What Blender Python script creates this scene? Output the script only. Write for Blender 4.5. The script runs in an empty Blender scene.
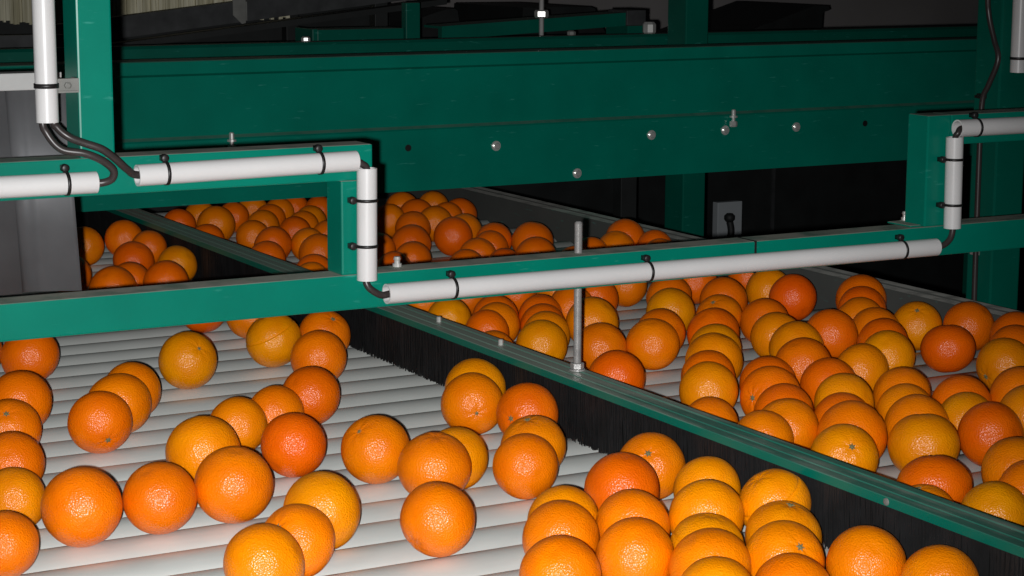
import bpy, bmesh, math, random
from mathutils import Vector, Matrix, Quaternion, noise
random.seed(7)
C = bpy.context.scene.collection
PI = math.pi

# ------------------------------------------------------------------ helpers
def link(name, bm, mat, parent=None, smooth=False):
    me = bpy.data.meshes.new(name)
    bm.normal_update(); bm.to_mesh(me); bm.free()
    if mat is not None:
        for m in (mat if isinstance(mat, (list, tuple)) else [mat]):
            me.materials.append(m)
    if smooth:
        me.shade_smooth()
    o = bpy.data.objects.new(name, me); C.objects.link(o)
    if parent is not None:
        o.parent = parent
    return o

def thing(name, label, cat, loc=(0, 0, 0), group=None):
    o = bpy.data.objects.new(name, None); C.objects.link(o)
    o.empty_display_size = .05
    o.location = loc
    tag(o, label, cat, group)
    return o

def tag(o, label, cat, group=None):
    o['label'] = label; o['category'] = cat
    if group: o['group'] = group
    return o

def rebase(root):
    """children were built in world coordinates: keep them there under a moved root"""
    inv = Matrix.Translation(-Vector(root.location))
    for ch in root.children:
        if ch.type == 'MESH' and not ch.get('_local'):
            ch.data.transform(inv)
            for g in ch.children:
                g.data.transform(inv)

def box(bm, x0, x1, y0, y1, z0, z1, bev=0.0, mi=0):
    r = bmesh.ops.create_cube(bm, size=1)
    vs = r['verts']
    for v in vs:
        v.co = Vector(((x0+x1)/2 + v.co.x*(x1-x0), (y0+y1)/2 + v.co.y*(y1-y0), (z0+z1)/2 + v.co.z*(z1-z0)))
    fs = set(f for v in vs for f in v.link_faces)
    for f in fs: f.material_index = mi
    if bev > 0:
        es = list(set(e for v in vs for e in v.link_edges))
        bmesh.ops.bevel(bm, geom=es, offset=bev, segments=2, affect='EDGES', profile=.6)
    return bm

def frame_of(d):
    d = d.normalized()
    a = Vector((0, 0, 1)) if abs(d.z) < .9 else Vector((1, 0, 0))
    u = d.cross(a).normalized(); v = u.cross(d).normalized()
    return u, v

def tube(bm, pts, r, n=12, cap=True):
    """round tube swept along pts"""
    pts = [Vector(p) for p in pts]; rings = []
    pu = None
    for i, p in enumerate(pts):
        d = (pts[min(i+1, len(pts)-1)] - pts[max(i-1, 0)])
        d.normalize()
        if pu is None: u, v = frame_of(d)
        else:
            u = (pu - d*pu.dot(d)).normalized(); v = d.cross(u)
        pu = u
        rr = r[i] if isinstance(r, (list, tuple)) else r
        rings.append([bm.verts.new(p + (u*math.cos(2*PI*k/n) + v*math.sin(2*PI*k/n))*rr) for k in range(n)])
    for a, b in zip(rings, rings[1:]):
        for k in range(n):
            bm.faces.new((a[k], a[(k+1) % n], b[(k+1) % n], b[k]))
    if cap:
        bm.faces.new(rings[0][::-1]); bm.faces.new(rings[-1])
    bmesh.ops.recalc_face_normals(bm, faces=bm.faces[:])
    return bm

def hollow(bm, a, b, ro, ri, n=28):
    """open ended plastic pipe with wall thickness"""
    a, b = Vector(a), Vector(b); d = b-a; u, v = frame_of(d)
    def ring(p, r): return [bm.verts.new(p + (u*math.cos(2*PI*k/n)+v*math.sin(2*PI*k/n))*r) for k in range(n)]
    A, B, A2, B2 = ring(a, ro), ring(b, ro), ring(a, ri), ring(b, ri)
    for k in range(n):
        j = (k+1) % n
        bm.faces.new((A[k], A[j], B[j], B[k])); bm.faces.new((A2[j], A2[k], B2[k], B2[j]))
        bm.faces.new((A[j], A[k], A2[k], A2[j])); bm.faces.new((B[k], B[j], B2[j], B2[k]))
    bmesh.ops.recalc_face_normals(bm, faces=bm.faces[:])
    return bm

def spline(pts, n=10):
    P = [Vector(p) for p in pts]; P = [P[0]*2-P[1]] + P + [P[-1]*2-P[-2]]
    out = []
    for i in range(1, len(P)-2):
        for s in range(n):
            t = s/n
            out.append(.5*((2*P[i]) + (P[i+1]-P[i-1])*t + (2*P[i-1]-5*P[i]+4*P[i+1]-P[i+2])*t*t + (3*P[i]-P[i-1]-3*P[i+1]+P[i+2])*t**3))
    out.append(P[-2]); return out

def lathe(bm, prof, o, axis, n=16):
    """prof: list of (radius, height) along axis from o"""
    o = Vector(o); d = Vector(axis).normalized(); u, v = frame_of(d); rings = []
    for r, h in prof:
        rings.append([bm.verts.new(o+d*h+(u*math.cos(2*PI*k/n)+v*math.sin(2*PI*k/n))*max(r, 1e-5)) for k in range(n)])
    for a, b in zip(rings, rings[1:]):
        for k in range(n):
            bm.faces.new((a[k], a[(k+1) % n], b[(k+1) % n], b[k]))
    bm.faces.new(rings[0][::-1]); bm.faces.new(rings[-1])
    bmesh.ops.recalc_face_normals(bm, faces=bm.faces[:])
    return bm

def prism_x(bm, prof, x0, x1):
    """closed (y,z) outline extruded along X"""
    A = [bm.verts.new((x0, y, z)) for y, z in prof]; B = [bm.verts.new((x1, y, z)) for y, z in prof]
    n = len(prof)
    for k in range(n): bm.faces.new((A[k], A[(k+1) % n], B[(k+1) % n], B[k]))
    bm.faces.new(A[::-1]); bm.faces.new(B)
    bmesh.ops.recalc_face_normals(bm, faces=bm.faces[:]); return bm

def prism_y(bm, prof, y0, y1):
    """closed (x,z) outline extruded along Y"""
    A = [bm.verts.new((x, y0, z)) for x, z in prof]; B = [bm.verts.new((x, y1, z)) for x, z in prof]
    n = len(prof)
    for k in range(n): bm.faces.new((A[k], A[(k+1) % n], B[(k+1) % n], B[k]))
    bm.faces.new(A[::-1]); bm.faces.new(B)
    bmesh.ops.recalc_face_normals(bm, faces=bm.faces[:]); return bm

# ------------------------------------------------------------------ materials
def mat(name, col, rough=.5, metal=0., spec=.5):
    m = bpy.data.materials.new(name); m.use_nodes = True
    b = m.node_tree.nodes['Principled BSDF']
    b.inputs['Base Color'].default_value = (*col, 1); b.inputs['Roughness'].default_value = rough
    b.inputs['Metallic'].default_value = metal; b.inputs['Specular IOR Level'].default_value = spec
    return m, m.node_tree, b

def noise_node(nt, scale, detail=4, stretch=None):
    tc = nt.nodes.new('ShaderNodeTexCoord'); n = nt.nodes.new('ShaderNodeTexNoise')
    n.inputs['Scale'].default_value = scale; n.inputs['Detail'].default_value = detail
    if stretch:
        mp = nt.nodes.new('ShaderNodeMapping'); mp.inputs['Scale'].default_value = stretch
        nt.links.new(tc.outputs['Object'], mp.inputs['Vector']); nt.links.new(mp.outputs['Vector'], n.inputs['Vector'])
    else:
        nt.links.new(tc.outputs['Object'], n.inputs['Vector'])
    return n

def ramp(nt, src, stops):
    r = nt.nodes.new('ShaderNodeValToRGB'); e = r.color_ramp.elements
    while len(e) < len(stops): e.new(.5)
    for el, (p, c) in zip(e, stops): el.position = p; el.color = (*c, 1)
    nt.links.new(src, r.inputs['Fac']); return r

def mixc(nt, fac, a, b):
    m = nt.nodes.new('ShaderNodeMix'); m.data_type = 'RGBA'
    for s, v in ((0, fac), (6, a), (7, b)):
        if isinstance(v, (int, float)): m.inputs[s].default_value = v
        elif isinstance(v, tuple): m.inputs[s].default_value = (*v, 1)
        else: nt.links.new(v, m.inputs[s])
    return m.outputs[2]

def bump(nt, b, src, strength, dist=.002):
    k = nt.nodes.new('ShaderNodeBump'); k.inputs['Strength'].default_value = strength; k.inputs['Distance'].default_value = dist
    nt.links.new(src, k.inputs['Height']); nt.links.new(k.outputs['Normal'], b.inputs['Normal'])

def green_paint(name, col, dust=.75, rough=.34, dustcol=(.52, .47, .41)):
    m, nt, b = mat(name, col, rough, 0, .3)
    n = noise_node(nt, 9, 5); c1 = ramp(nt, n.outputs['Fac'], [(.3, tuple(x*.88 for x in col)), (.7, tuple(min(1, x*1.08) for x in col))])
    # scuffs
    s = noise_node(nt, 30, 6, (1, 1, 6)); sr = ramp(nt, s.outputs['Fac'], [(.66, (0, 0, 0)), (.78, (.35, .35, .35))])
    c2 = mixc(nt, sr.outputs['Color'], c1.outputs['Color'], (.10, .42, .36))
    # settled dust on the faces that look up
    tc = nt.nodes.new('ShaderNodeTexCoord'); sp = nt.nodes.new('ShaderNodeSeparateXYZ')
    nt.links.new(tc.outputs['Normal'], sp.inputs[0])
    up = nt.nodes.new('ShaderNodeMapRange'); up.inputs[1].default_value = .75; up.inputs[2].default_value = .98
    nt.links.new(sp.outputs['Z'], up.inputs[0])
    d = noise_node(nt, 28, 6); dr = ramp(nt, d.outputs['Fac'], [(.30, (dust*.45,)*3), (.55, (dust,)*3)])
    mu = nt.nodes.new('ShaderNodeMath'); mu.operation = 'MULTIPLY'
    nt.links.new(up.outputs[0], mu.inputs[0]); nt.links.new(dr.outputs['Color'], mu.inputs[1])
    nt.links.new(mixc(nt, mu.outputs[0], c2, dustcol), b.inputs['Base Color'])
    rr = nt.nodes.new('ShaderNodeMapRange'); rr.inputs[3].default_value = rough; rr.inputs[4].default_value = .9
    nt.links.new(mu.outputs[0], rr.inputs[0]); nt.links.new(rr.outputs[0], b.inputs['Roughness'])
    return m

GREEN = (.0, .180, .124)
M_green = green_paint('green_paint', GREEN)
M_green_clean = green_paint('green_paint_panel', (.0, .175, .121), dust=.25, rough=.30)

def plain(name, col, rough=.5, metal=0., nscale=20, var=.12, spec=.5, stretch=None, bmp=0.):
    m, nt, b = mat(name, col, rough, metal, spec)
    n = noise_node(nt, nscale, 5, stretch)
    r = ramp(nt, n.outputs['Fac'], [(.3, tuple(max(0, x*(1-var)) for x in col)), (.7, tuple(min(1, x*(1+var)) for x in col))])
    nt.links.new(r.outputs['Color'], b.inputs['Base Color'])
    if bmp: bump(nt, b, n.outputs['Fac'], bmp)
    return m

M_roller = plain('roller_aluminium', (.64, .66, .63), .50, .30, 14, .06, stretch=(1, 4, 4))
M_pipe = plain('white_conduit_plastic', (.66, .65, .645), .32, 0, 8, .04)
M_black = plain('black_rubber', (.009, .009, .009), .42, 0, 30, .3)
M_cable = plain('cable_sheath', (.036, .029, .028), .36, 0, 30, .2)
M_tie = plain('black_nylon', (.012, .011, .011), .45, 0, 30, .2)
M_bristle = plain('black_bristle', (.006, .006, .0065), .55, 0, 40, .4)
M_steel = plain('zinc_steel', (.42, .41, .40), .42, .4, 60, .15)
M_zinc = plain('bright_zinc', (.80, .79, .76), .28, .6, 60, .08)
M_rail = plain('grey_bracket_steel', (.22, .22, .205), .6, .1, 25, .2)
M_siderail = green_paint('grey_side_rail', (.085, .088, .082), dust=1.0, rough=.6, dustcol=(.80, .78, .72))
M_sheet = plain('dull_sheet_steel', (.135, .137, .143), .5, .25, 12, .16, bmp=.05)
M_flange = plain('light_aluminium', (.48, .48, .47), .5, .15, 14, .1)
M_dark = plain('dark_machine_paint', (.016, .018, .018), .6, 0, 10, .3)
M_darkgrey = plain('dark_grey_steel', (.05, .052, .054), .55, .1, 22, .35)
M_floor = plain('dark_concrete', (.035, .034, .033), .8, 0, 4, .3)
M_wall = plain('grey_wall_sheet', (.46, .43, .42), .7, 0, 2, .12)
M_box = plain('grey_enclosure', (.42, .45, .47), .55, 0, 10, .06)

def straw_mat():
    m, nt, b = mat('straw_bristle', (.6, .55, .38), .8)
    n = noise_node(nt, 60, 6, (1, 1, .06))
    r = ramp(nt, n.outputs['Fac'], [(.35, (.50, .46, .30)), (.65, (.92, .87, .66))])
    nt.links.new(r.outputs['Color'], b.inputs['Base Color']); bump(nt, b, n.outputs['Fac'], .5, .01); return m
M_straw = straw_mat()

def divider_mat():
    """green paint worn and dusted along the top of the lane divider, dustier towards the far end"""
    m, nt, b = mat('green_paint_divider', GREEN, .4, 0, .3)
    tc = nt.nodes.new('ShaderNodeTexCoord'); sp = nt.nodes.new('ShaderNodeSeparateXYZ'); nt.links.new(tc.outputs['Normal'], sp.inputs[0])
    up = nt.nodes.new('ShaderNodeMapRange'); up.inputs[1].default_value = .5; up.inputs[2].default_value = .9; nt.links.new(sp.outputs['Z'], up.inputs[0])
    so = nt.nodes.new('ShaderNodeSeparateXYZ'); nt.links.new(tc.outputs['Object'], so.inputs[0])
    gr = nt.nodes.new('ShaderNodeMapRange'); gr.inputs[1].default_value = -.75; gr.inputs[2].default_value = -.42
    gr.inputs[3].default_value = -.15; gr.inputs[4].default_value = .28; nt.links.new(so.outputs['Y'], gr.inputs[0])
    n = noise_node(nt, 60, 6, (1, .06, 1)); n2 = noise_node(nt, 16, 5)
    a = nt.nodes.new('ShaderNodeMath'); a.operation = 'ADD'; nt.links.new(n.outputs['Fac'], a.inputs[0]); nt.links.new(gr.outputs[0], a.inputs[1])
    a2 = nt.nodes.new('ShaderNodeMath'); a2.operation = 'MULTIPLY_ADD'; a2.inputs[1].default_value = .5; nt.links.new(n2.outputs['Fac'], a2.inputs[0]); nt.links.new(a.outputs[0], a2.inputs[2])
    r = ramp(nt, a2.outputs[0], [(.58, (.16,)*3), (.90, (.88,)*3)])
    mu = nt.nodes.new('ShaderNodeMath'); mu.operation = 'MULTIPLY'; nt.links.new(up.outputs[0], mu.inputs[0]); nt.links.new(r.outputs['Color'], mu.inputs[1])
    nt.links.new(mixc(nt, mu.outputs[0], (.0, .150, .104), (.40, .43, .37)), b.inputs['Base Color'])
    return m
M_green_div = divider_mat()


def peel_mat():
    m, nt, b = mat('orange_peel', (.9, .25, .01), .31, 0, .46)
    oi = nt.nodes.new('ShaderNodeObjectInfo')
    n = noise_node(nt, 1.6, 4)
    lo = nt.nodes.new('ShaderNodeMix'); lo.data_type = 'RGBA'; lo.blend_type = 'MULTIPLY'
    r = ramp(nt, n.outputs['Fac'], [(.3, (.90, .84, .8)), (.7, (1., 1.06, 1.1))])
    lo.inputs[0].default_value = 1; nt.links.new(oi.outputs['Color'], lo.inputs[6]); nt.links.new(r.outputs['Color'], lo.inputs[7])
    # fine oil gland speckle
    tc = nt.nodes.new('ShaderNodeTexCoord'); v = nt.nodes.new('ShaderNodeTexVoronoi'); v.inputs['Scale'].default_value = 21
    nt.links.new(tc.outputs['Object'], v.inputs['Vector'])
    sr = ramp(nt, v.outputs['Distance'], [(.05, (.92, .88, .88)), (.35, (1, 1, 1))])
    l2 = nt.nodes.new('ShaderNodeMix'); l2.data_type = 'RGBA'; l2.blend_type = 'MULTIPLY'; l2.inputs[0].default_value = .6
    nt.links.new(lo.outputs[2], l2.inputs[6]); nt.links.new(sr.outputs['Color'], l2.inputs[7])
    nt.links.new(l2.outputs[2], b.inputs['Base Color'])
    f = noise_node(nt, 10, 4)
    ad = nt.nodes.new('ShaderNodeMath'); ad.operation = 'MULTIPLY_ADD'; ad.inputs[1].default_value = .8
    nt.links.new(f.outputs['Fac'], ad.inputs[0]); nt.links.new(v.outputs['Distance'], ad.inputs[2])
    bump(nt, b, ad.outputs[0], .46, .0012)
    return m
M_peel = peel_mat()
M_stem = plain('stem_button_green_grey', (.16, .15, .07), .7, 0, 60, .4)

# ------------------------------------------------------------------ survey of the place
CAM_F = 2047.11
CAM_H = 0.62106
CAM_R = (0.875190, -0.483765, 0.003747)
CAM_U = (0.079249, 0.151002, 0.985352)
CAM_FW = (0.477244, 0.862073, -0.170493)
FLASH = 240
AMB = .004
# kind key, centre, radius, colour key, stem direction, label
ORANGES = [
    ('A0', 0.7035, 2.8349, 0.0383, 0.0415, 'o', None, 'sliver of an orange cut off by the left picture edge just below the green crossbar'),
    ('A1', 0.7654, 2.7671, 0.0391, 0.0411, 'd', None, 'deep orange fruit tucked under the crossbar, topmost of the column along the left edge'),
    ('A2', 0.674, 2.4905, 0.0401, 0.0402, 'o', None, 'orange second from the top in the column along the left picture edge'),
    ('A3', 0.6297, 2.3806, 0.0326, 0.039, 'o', (-0.24, -0.64, 0.73), 'orange with its stem facing forward, third down the column at the left edge'),
    ('A4', 0.5839, 2.2047, 0.0374, 0.0374, 'd', None, 'deeper orange fourth down the left edge column, right behind a yellowish one'),
    ('A5', 0.5564, 2.0938, 0.0274, 0.0356, 'y', None, 'yellowish orange fifth down the left edge column, beside the touching pair'),
    ('A6', 0.4948, 1.9104, 0.0353, 0.0355, 'o', None, 'orange in the bottom left corner of the photo, last of the left edge column'),
    ('A7', 0.5963, 1.9847, 0.0416, 0.0417, 'o', None, 'left and larger orange of the touching pair on the bare near rollers'),
    ('A8', 0.6806, 1.9868, 0.0393, 0.0393, 'd', None, 'right and redder orange of the touching pair on the bare near rollers'),
    ('A9', 0.7306, 2.3442, 0.039, 0.0393, 'o', (-0.02, -0.9, -0.43), 'front orange of the leaning row of three at left, dark stem scar near its bottom'),
    ('A10', 0.7791, 2.4194, 0.0406, 0.0407, 'o', None, 'middle orange of the leaning row of three on the left rollers'),
    ('A11', 0.8207, 2.4936, 0.0381, 0.0381, 'o', None, 'rear orange of the leaning row of three on the left rollers, mostly hidden'),
    ('A12', 0.9469, 2.6319, 0.0402, 0.0407, 'y', (0.16, -0.8, 0.58), 'yellowish orange lying alone on the rollers below the left half of the crossbar'),
    ('A13', 1.1075, 3.0025, 0.04, 0.04, 'd', None, 'sliver of an orange peeping out below the crossbar above the lone yellowish orange'),
    ('A14', 1.155, 2.9239, 0.0392, 0.0394, 'o', None, 'half hidden orange under the crossbar, just left of the creased yellowish orange'),
    ('A15', 1.1049, 2.7072, 0.041, 0.0412, 'y', (-0.43, 0.12, 0.9), 'yellowish orange with a curved crease across its skin, just below the crossbar'),
    ('A16', 1.19, 2.7183, 0.0387, 0.0389, 'o', (0.12, -0.63, 0.77), 'orange with its stem near the top, under the crossbar against the black brush'),
    ('A17', 1.1139, 2.5661, 0.0396, 0.0396, 'o', None, 'orange right of the creased one, in front of the stemmed one by the brush'),
    ('A18', 1.0111, 2.3564, 0.0387, 0.039, 'd', None, 'deep orange fruit behind the reddest orange, on the open rollers left of centre'),
    ('A19', 0.9433, 2.3088, 0.031, 0.0379, 'o', None, 'mid orange fruit between a yellowish one and a deep one, behind the reddest orange'),
    ('A20', 0.8925, 2.1314, 0.0388, 0.0388, 'r', None, 'reddest orange of the left lane, smooth skinned, on open rollers'),
    ('A21', 0.8766, 2.2654, 0.0346, 0.0357, 'y', None, 'small yellowish orange touching the left side of the reddest orange'),
    ('A22', 0.784, 2.136, 0.0425, 0.0426, 'y', None, 'large yellowish orange right behind the gap between the pair and the orange at its right'),
    ('A23', 0.763, 1.9873, 0.0427, 0.0427, 'o', None, 'large orange touching the right side of the pair on the near rollers'),
    ('A24', 0.8158, 1.8767, 0.0344, 0.0419, 'y', None, 'large yellowish orange at the back of the bottom row of three'),
    ('A25', 0.7583, 1.8056, 0.0295, 0.0381, 'o', (-0.73, -0.32, 0.6), 'orange with a stem on its upper left, middle of the bottom row of three'),
    ('A26', 0.6967, 1.74, 0.0332, 0.0399, 'y', None, 'yellowish orange cut by the bottom edge, front of the bottom row of three'),
    ('A27', 0.9648, 2.0633, 0.0401, 0.0401, 'o', (-0.67, -0.25, 0.7), 'orange alone in the middle of the left lane, stem at its upper left'),
    ('A28', 1.0485, 2.0249, 0.028, 0.0373, 'y', (-0.37, -0.65, 0.67), 'yellowish orange at the back of the trio in the middle, stem on top'),
    ('A29', 0.9912, 1.9661, 0.0385, 0.0417, 'o', (-0.02, -0.14, 0.99), 'orange with a dimpled top, in the middle of the front to back trio'),
    ('A30', 0.9021, 1.7829, 0.0381, 0.0391, 'o', (-0.82, -0.23, -0.52), 'nearest orange of the middle trio, in front of the dimpled one'),
    ('A31', 1.2203, 2.3024, 0.0367, 0.0407, 'y', None, 'yellowish orange showing over the top of another, close to the black brush'),
    ('A32', 1.1789, 2.2323, 0.0353, 0.0403, 'o', (-0.32, -0.94, -0.09), 'orange with star shaped stem facing forward, rearmost cluster beside the black brush'),
    ('A33', 1.2057, 2.1374, 0.0393, 0.0394, 'd', (-0.9, -0.44, 0.03), 'deep orange with stem at its left, touching the brush in the rear cluster'),
    ('A34', 1.1331, 1.9953, 0.0384, 0.0387, 'o', (-0.26, -0.08, 0.96), 'mostly hidden orange in the rear cluster, its stem on top, behind a plain one'),
    ('A35', 1.0883, 1.9332, 0.0354, 0.0375, 'o', None, 'plain orange at the near end of the rear cluster beside the bare rollers'),
    ('B1', 1.2171, 1.875, 0.0324, 0.0394, 'o', (-0.5, -0.6, 0.62), 'orange with a round stem button, rearmost of the crowd under the black brush'),
    ('B2', 1.1249, 1.7887, 0.0385, 0.0406, 'r', None, 'reddish smooth orange in front of the stemmed one at the head of the crowd'),
    ('B3', 1.0242, 1.7396, 0.0303, 0.0374, 'y', None, 'yellowish orange at the back of the leftmost column of the bottom crowd'),
    ('B4', 0.9831, 1.6754, 0.0349, 0.0386, 'o', None, 'orange in the middle of the leftmost column of the bottom crowd'),
    ('B5', 0.9191, 1.5667, 0.0374, 0.0385, 'o', None, 'front orange of the leftmost column of the bottom crowd, cut by the picture edge'),
    ('B6', 1.068, 1.6773, 0.0352, 0.0384, 'o', None, 'orange between the reddish smooth one and the biggest front one, second column'),
    ('B7', 1.0199, 1.5966, 0.0324, 0.0386, 'o', None, 'front orange of the second column of the bottom crowd, below the reddish one'),
    ('B8', 1.208, 1.7503, 0.037, 0.037, 'y', None, 'rearmost yellowish orange of the third column of the bottom crowd'),
    ('B9', 1.1436, 1.6572, 0.0398, 0.0395, 'y', None, 'big yellowish orange second from the back in the third bottom column'),
    ('B10', 1.1007, 1.5932, 0.0299, 0.0377, 'y', (0.07, -0.09, 0.99), 'orange with a faint crease, third from the back in the third bottom column'),
    ('B11', 1.0596, 1.5277, 0.0347, 0.0394, 'o', None, 'orange fourth from the back in the third bottom column, above the cut off one'),
    ('B12', 1.0214, 1.4624, 0.0334, 0.036, 'y', None, 'yellowish orange just rising from the bottom edge at the foot of the third column'),
    ('B13', 1.2228, 1.6499, 0.0443, 0.0382, 'y', (-0.55, 0.1, 0.83), 'yellowish orange with a crease running over it, rearmost of the column under the brush'),
    ('B14', 1.1853, 1.5835, 0.0324, 0.0386, 'y', (0.08, -0.19, 0.98), 'yellowish orange with its stem right on top, second in the column under the brush'),
    ('B15', 1.1393, 1.5197, 0.0315, 0.0397, 'y', (-0.07, -0.78, 0.62), 'yellowish orange with a dark stem on its right, third in the column under the brush'),
    ('B16', 1.0933, 1.4436, 0.0293, 0.038, 'o', None, 'orange cut by the bottom edge, front of the column under the black brush'),
    ('B17', 1.1932, 1.4633, 0.0357, 0.038, 'o', None, 'smooth orange against the brush at the bottom edge, second from the right'),
    ('B18', 1.2178, 1.3877, 0.0342, 0.0374, 'y', None, 'yellowish orange against the brush, farthest right along the bottom edge'),
    ('R1', 1.4605, 2.9332, 0.0363, 0.0364, 'o', None, 'sliver of an orange behind the divider at the left tip of the right lane'),
    ('R2', 1.4206, 2.7666, 0.0331, 0.0354, 'y', None, 'yellowish orange behind the divider, below the left end of the long pipe'),
    ('R0', 1.5362, 2.9307, 0.0351, 0.0351, 'd', None, 'deep orange sliver right below the long pipe, behind two divider oranges'),
    ('R3', 1.4968, 2.7573, 0.031, 0.0364, 'd', None, 'rear orange of the four stacked behind the divider left of the steel rod'),
    ('R4', 1.4642, 2.6925, 0.033, 0.0358, 'o', None, 'orange second from the rear of the four behind the divider left of the rod'),
    ('R5', 1.4178, 2.6386, 0.035, 0.035, 'd', None, 'deep orange third from the rear of the four behind the divider, left of the rod'),
    ('R6', 1.3738, 2.5374, 0.0266, 0.0335, 'o', None, 'lowest orange of the four behind the divider, mostly hidden by it'),
    ('R11', 1.6248, 2.9211, 0.035, 0.0354, 'd', None, 'small sliver of orange below the pipe left of the column by the rod'),
    ('R7', 1.5645, 2.7334, 0.0317, 0.035, 'd', None, 'deep orange at the rear of the column of four just left of the rod'),
    ('R8', 1.5324, 2.6698, 0.0292, 0.0358, 'd', None, 'deep orange second from the rear of the column just left of the rod'),
    ('R9', 1.4996, 2.6032, 0.0288, 0.0381, 'y', None, 'yellowish orange third from the rear of the column just left of the rod'),
    ('R10', 1.4442, 2.5199, 0.0339, 0.0383, 'y', None, 'yellowish orange at the front of the column just left of the steel rod'),
    ('R12', 1.7038, 2.9252, 0.0357, 0.0359, 'o', None, 'sliver of orange under the pipe directly above the column left of the rod'),
    ('R13', 1.6368, 2.7608, 0.0335, 0.0375, 'o', None, 'orange partly hidden right behind the steel rod, under the pipe'),
    ('R14', 1.5892, 2.6181, 0.0379, 0.0411, 'y', None, 'yellowish orange just right of the steel rod, catching a bright highlight'),
    ('R15', 1.7033, 2.797, 0.0368, 0.0378, 'd', None, 'deep orange rim showing behind the yellowish orange right of the rod'),
    ('R16', 1.8277, 2.9052, 0.034, 0.038, 'o', None, 'orange under the pipe with bare roller below it, right of the steel rod'),
    ('R17', 1.8239, 2.7637, 0.0353, 0.0383, 'd', None, 'deep orange hanging below the pipe at its middle tie, behind a yellowish one'),
    ('R18', 1.7402, 2.6323, 0.0386, 0.039, 'y', None, 'yellowish orange at the back of the three beside the bare rollers right of rod'),
    ('R19', 1.6406, 2.5065, 0.0368, 0.0377, 'd', None, 'deep orange sandwiched between two others right of the rod'),
    ('R20', 1.5885, 2.4483, 0.0354, 0.04, 'o', None, 'orange at the front of the three beside the bare rollers right of the rod'),
    ('R21', 1.5125, 2.4678, 0.033, 0.0382, 'o', None, 'orange beside the foot of the rod, behind the reddish one'),
    ('R22', 1.4148, 2.2671, 0.0379, 0.0387, 'r', None, 'reddish orange right against the divider, just right of the foot of the rod'),
    ('R23b', 1.9377, 2.8564, 0.0382, 0.0382, 'd', None, 'thin sliver of orange under the pipe between two larger ones, right of its middle tie'),
    ('R23', 1.8808, 2.6899, 0.0362, 0.0396, 'd', None, 'deep orange at the head of the long middle column, just under the pipe'),
    ('R24', 1.808, 2.5971, 0.0311, 0.0374, 'o', (-0.54, -0.28, 0.79), 'orange with a dark stem on top, second in the long middle column'),
    ('R25', 1.7096, 2.4697, 0.0358, 0.0401, 'd', None, 'deep orange third from the back in the long middle column'),
    ('R26', 1.6409, 2.3649, 0.0367, 0.0382, 'y', None, 'thin yellowish orange rim fourth from the back in the long middle column'),
    ('R27', 1.5947, 2.3006, 0.0371, 0.0406, 'y', None, 'yellowish orange fifth from the back in the long middle column'),
    ('R28', 1.5234, 2.2107, 0.0379, 0.038, 'd', None, 'deep orange rim sixth from the back in the long middle column'),
    ('R29', 1.4785, 2.1438, 0.0381, 0.0389, 'y', None, 'yellowish orange with a highlight, second from the front of the long middle column'),
    ('R30', 1.3997, 2.0239, 0.0267, 0.0362, 'o', None, 'front orange of the long middle column, half sunk behind the green divider'),
    ('R31b', 2.0559, 2.8676, 0.0346, 0.0354, 'd', None, 'tiny sliver of orange under the pipe left of the yellowish one by the rail'),
    ('R31', 2.0165, 2.7522, 0.0319, 0.0393, 'y', None, 'yellowish orange under the pipe near the far rail, left of a deep one'),
    ('R32', 1.9858, 2.6456, 0.0395, 0.0397, 'r', None, 'reddish orange with bare white roller at its right, near the far rail'),
    ('R33', 1.8493, 2.5329, 0.0301, 0.0386, 'd', None, 'deep orange right of the head of the long middle column, behind three others'),
    ('R34', 1.7759, 2.4023, 0.0362, 0.039, 'y', None, 'yellowish orange second in the slanting row right of the long middle column'),
    ('R35', 1.7524, 2.3217, 0.0354, 0.0409, 'y', None, 'yellowish orange rim third in the slanting row right of the long middle column'),
    ('R36', 1.6772, 2.2065, 0.0397, 0.0397, 'd', None, 'deep orange with a highlight ending the slanting row right of the middle column'),
    ('R37', 1.5845, 2.16, 0.0331, 0.0383, 'd', None, 'deep orange rim behind the orange with a star shaped navel'),
    ('R38', 1.5408, 2.0934, 0.0336, 0.041, 'o', (-0.96, -0.26, 0.12), 'orange with a star shaped navel at its left, next to the long middle column'),
    ('R39', 1.5013, 2.0117, 0.0339, 0.0377, 'd', None, 'deep orange rim in front of the star navelled orange'),
    ('R40', 1.4589, 1.9472, 0.0321, 0.0391, 'o', None, 'orange with a highlight near the divider, two in front of the star navelled one'),
    ('R41', 1.3945, 1.9071, 0.0354, 0.036, 'o', None, 'orange half hidden behind the divider, below the star navelled one'),
    ('R42', 1.844, 2.3606, 0.0398, 0.0405, 'd', None, 'deep large orange alone between the slanting row and the column by the rail'),
    ('R43', 1.7455, 2.1652, 0.0324, 0.0397, 'y', None, 'yellowish orange with a highlight left of the foot of the column by the rail'),
    ('R44', 1.645, 2.1066, 0.0341, 0.039, 'd', None, 'deep orange right of the end of the slanting row, above a yellowish rim'),
    ('R45', 1.5937, 2.0091, 0.0366, 0.0395, 'y', None, 'yellowish orange rim behind a deep one in the column ending at the stemmed orange'),
    ('R46', 1.5445, 1.9492, 0.0298, 0.0379, 'd', None, 'deep orange rim third from the front of the column ending at the stemmed orange'),
    ('R47', 1.5045, 1.8791, 0.0339, 0.0426, 'o', None, 'big orange right behind the yellowish stemmed one at the divider'),
    ('R48', 1.422, 1.7899, 0.0368, 0.0392, 'y', (-0.3, -0.76, 0.57), 'yellowish orange with a dark stem facing forward, leaning on the divider'),
    ('R49', 2.0649, 2.5687, 0.0418, 0.0418, 'd', None, 'deep orange at the very back of the column along the far rail'),
    ('R50', 2.0154, 2.5033, 0.0394, 0.0398, 'd', None, 'deep orange second from the back of the column along the far rail'),
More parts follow.
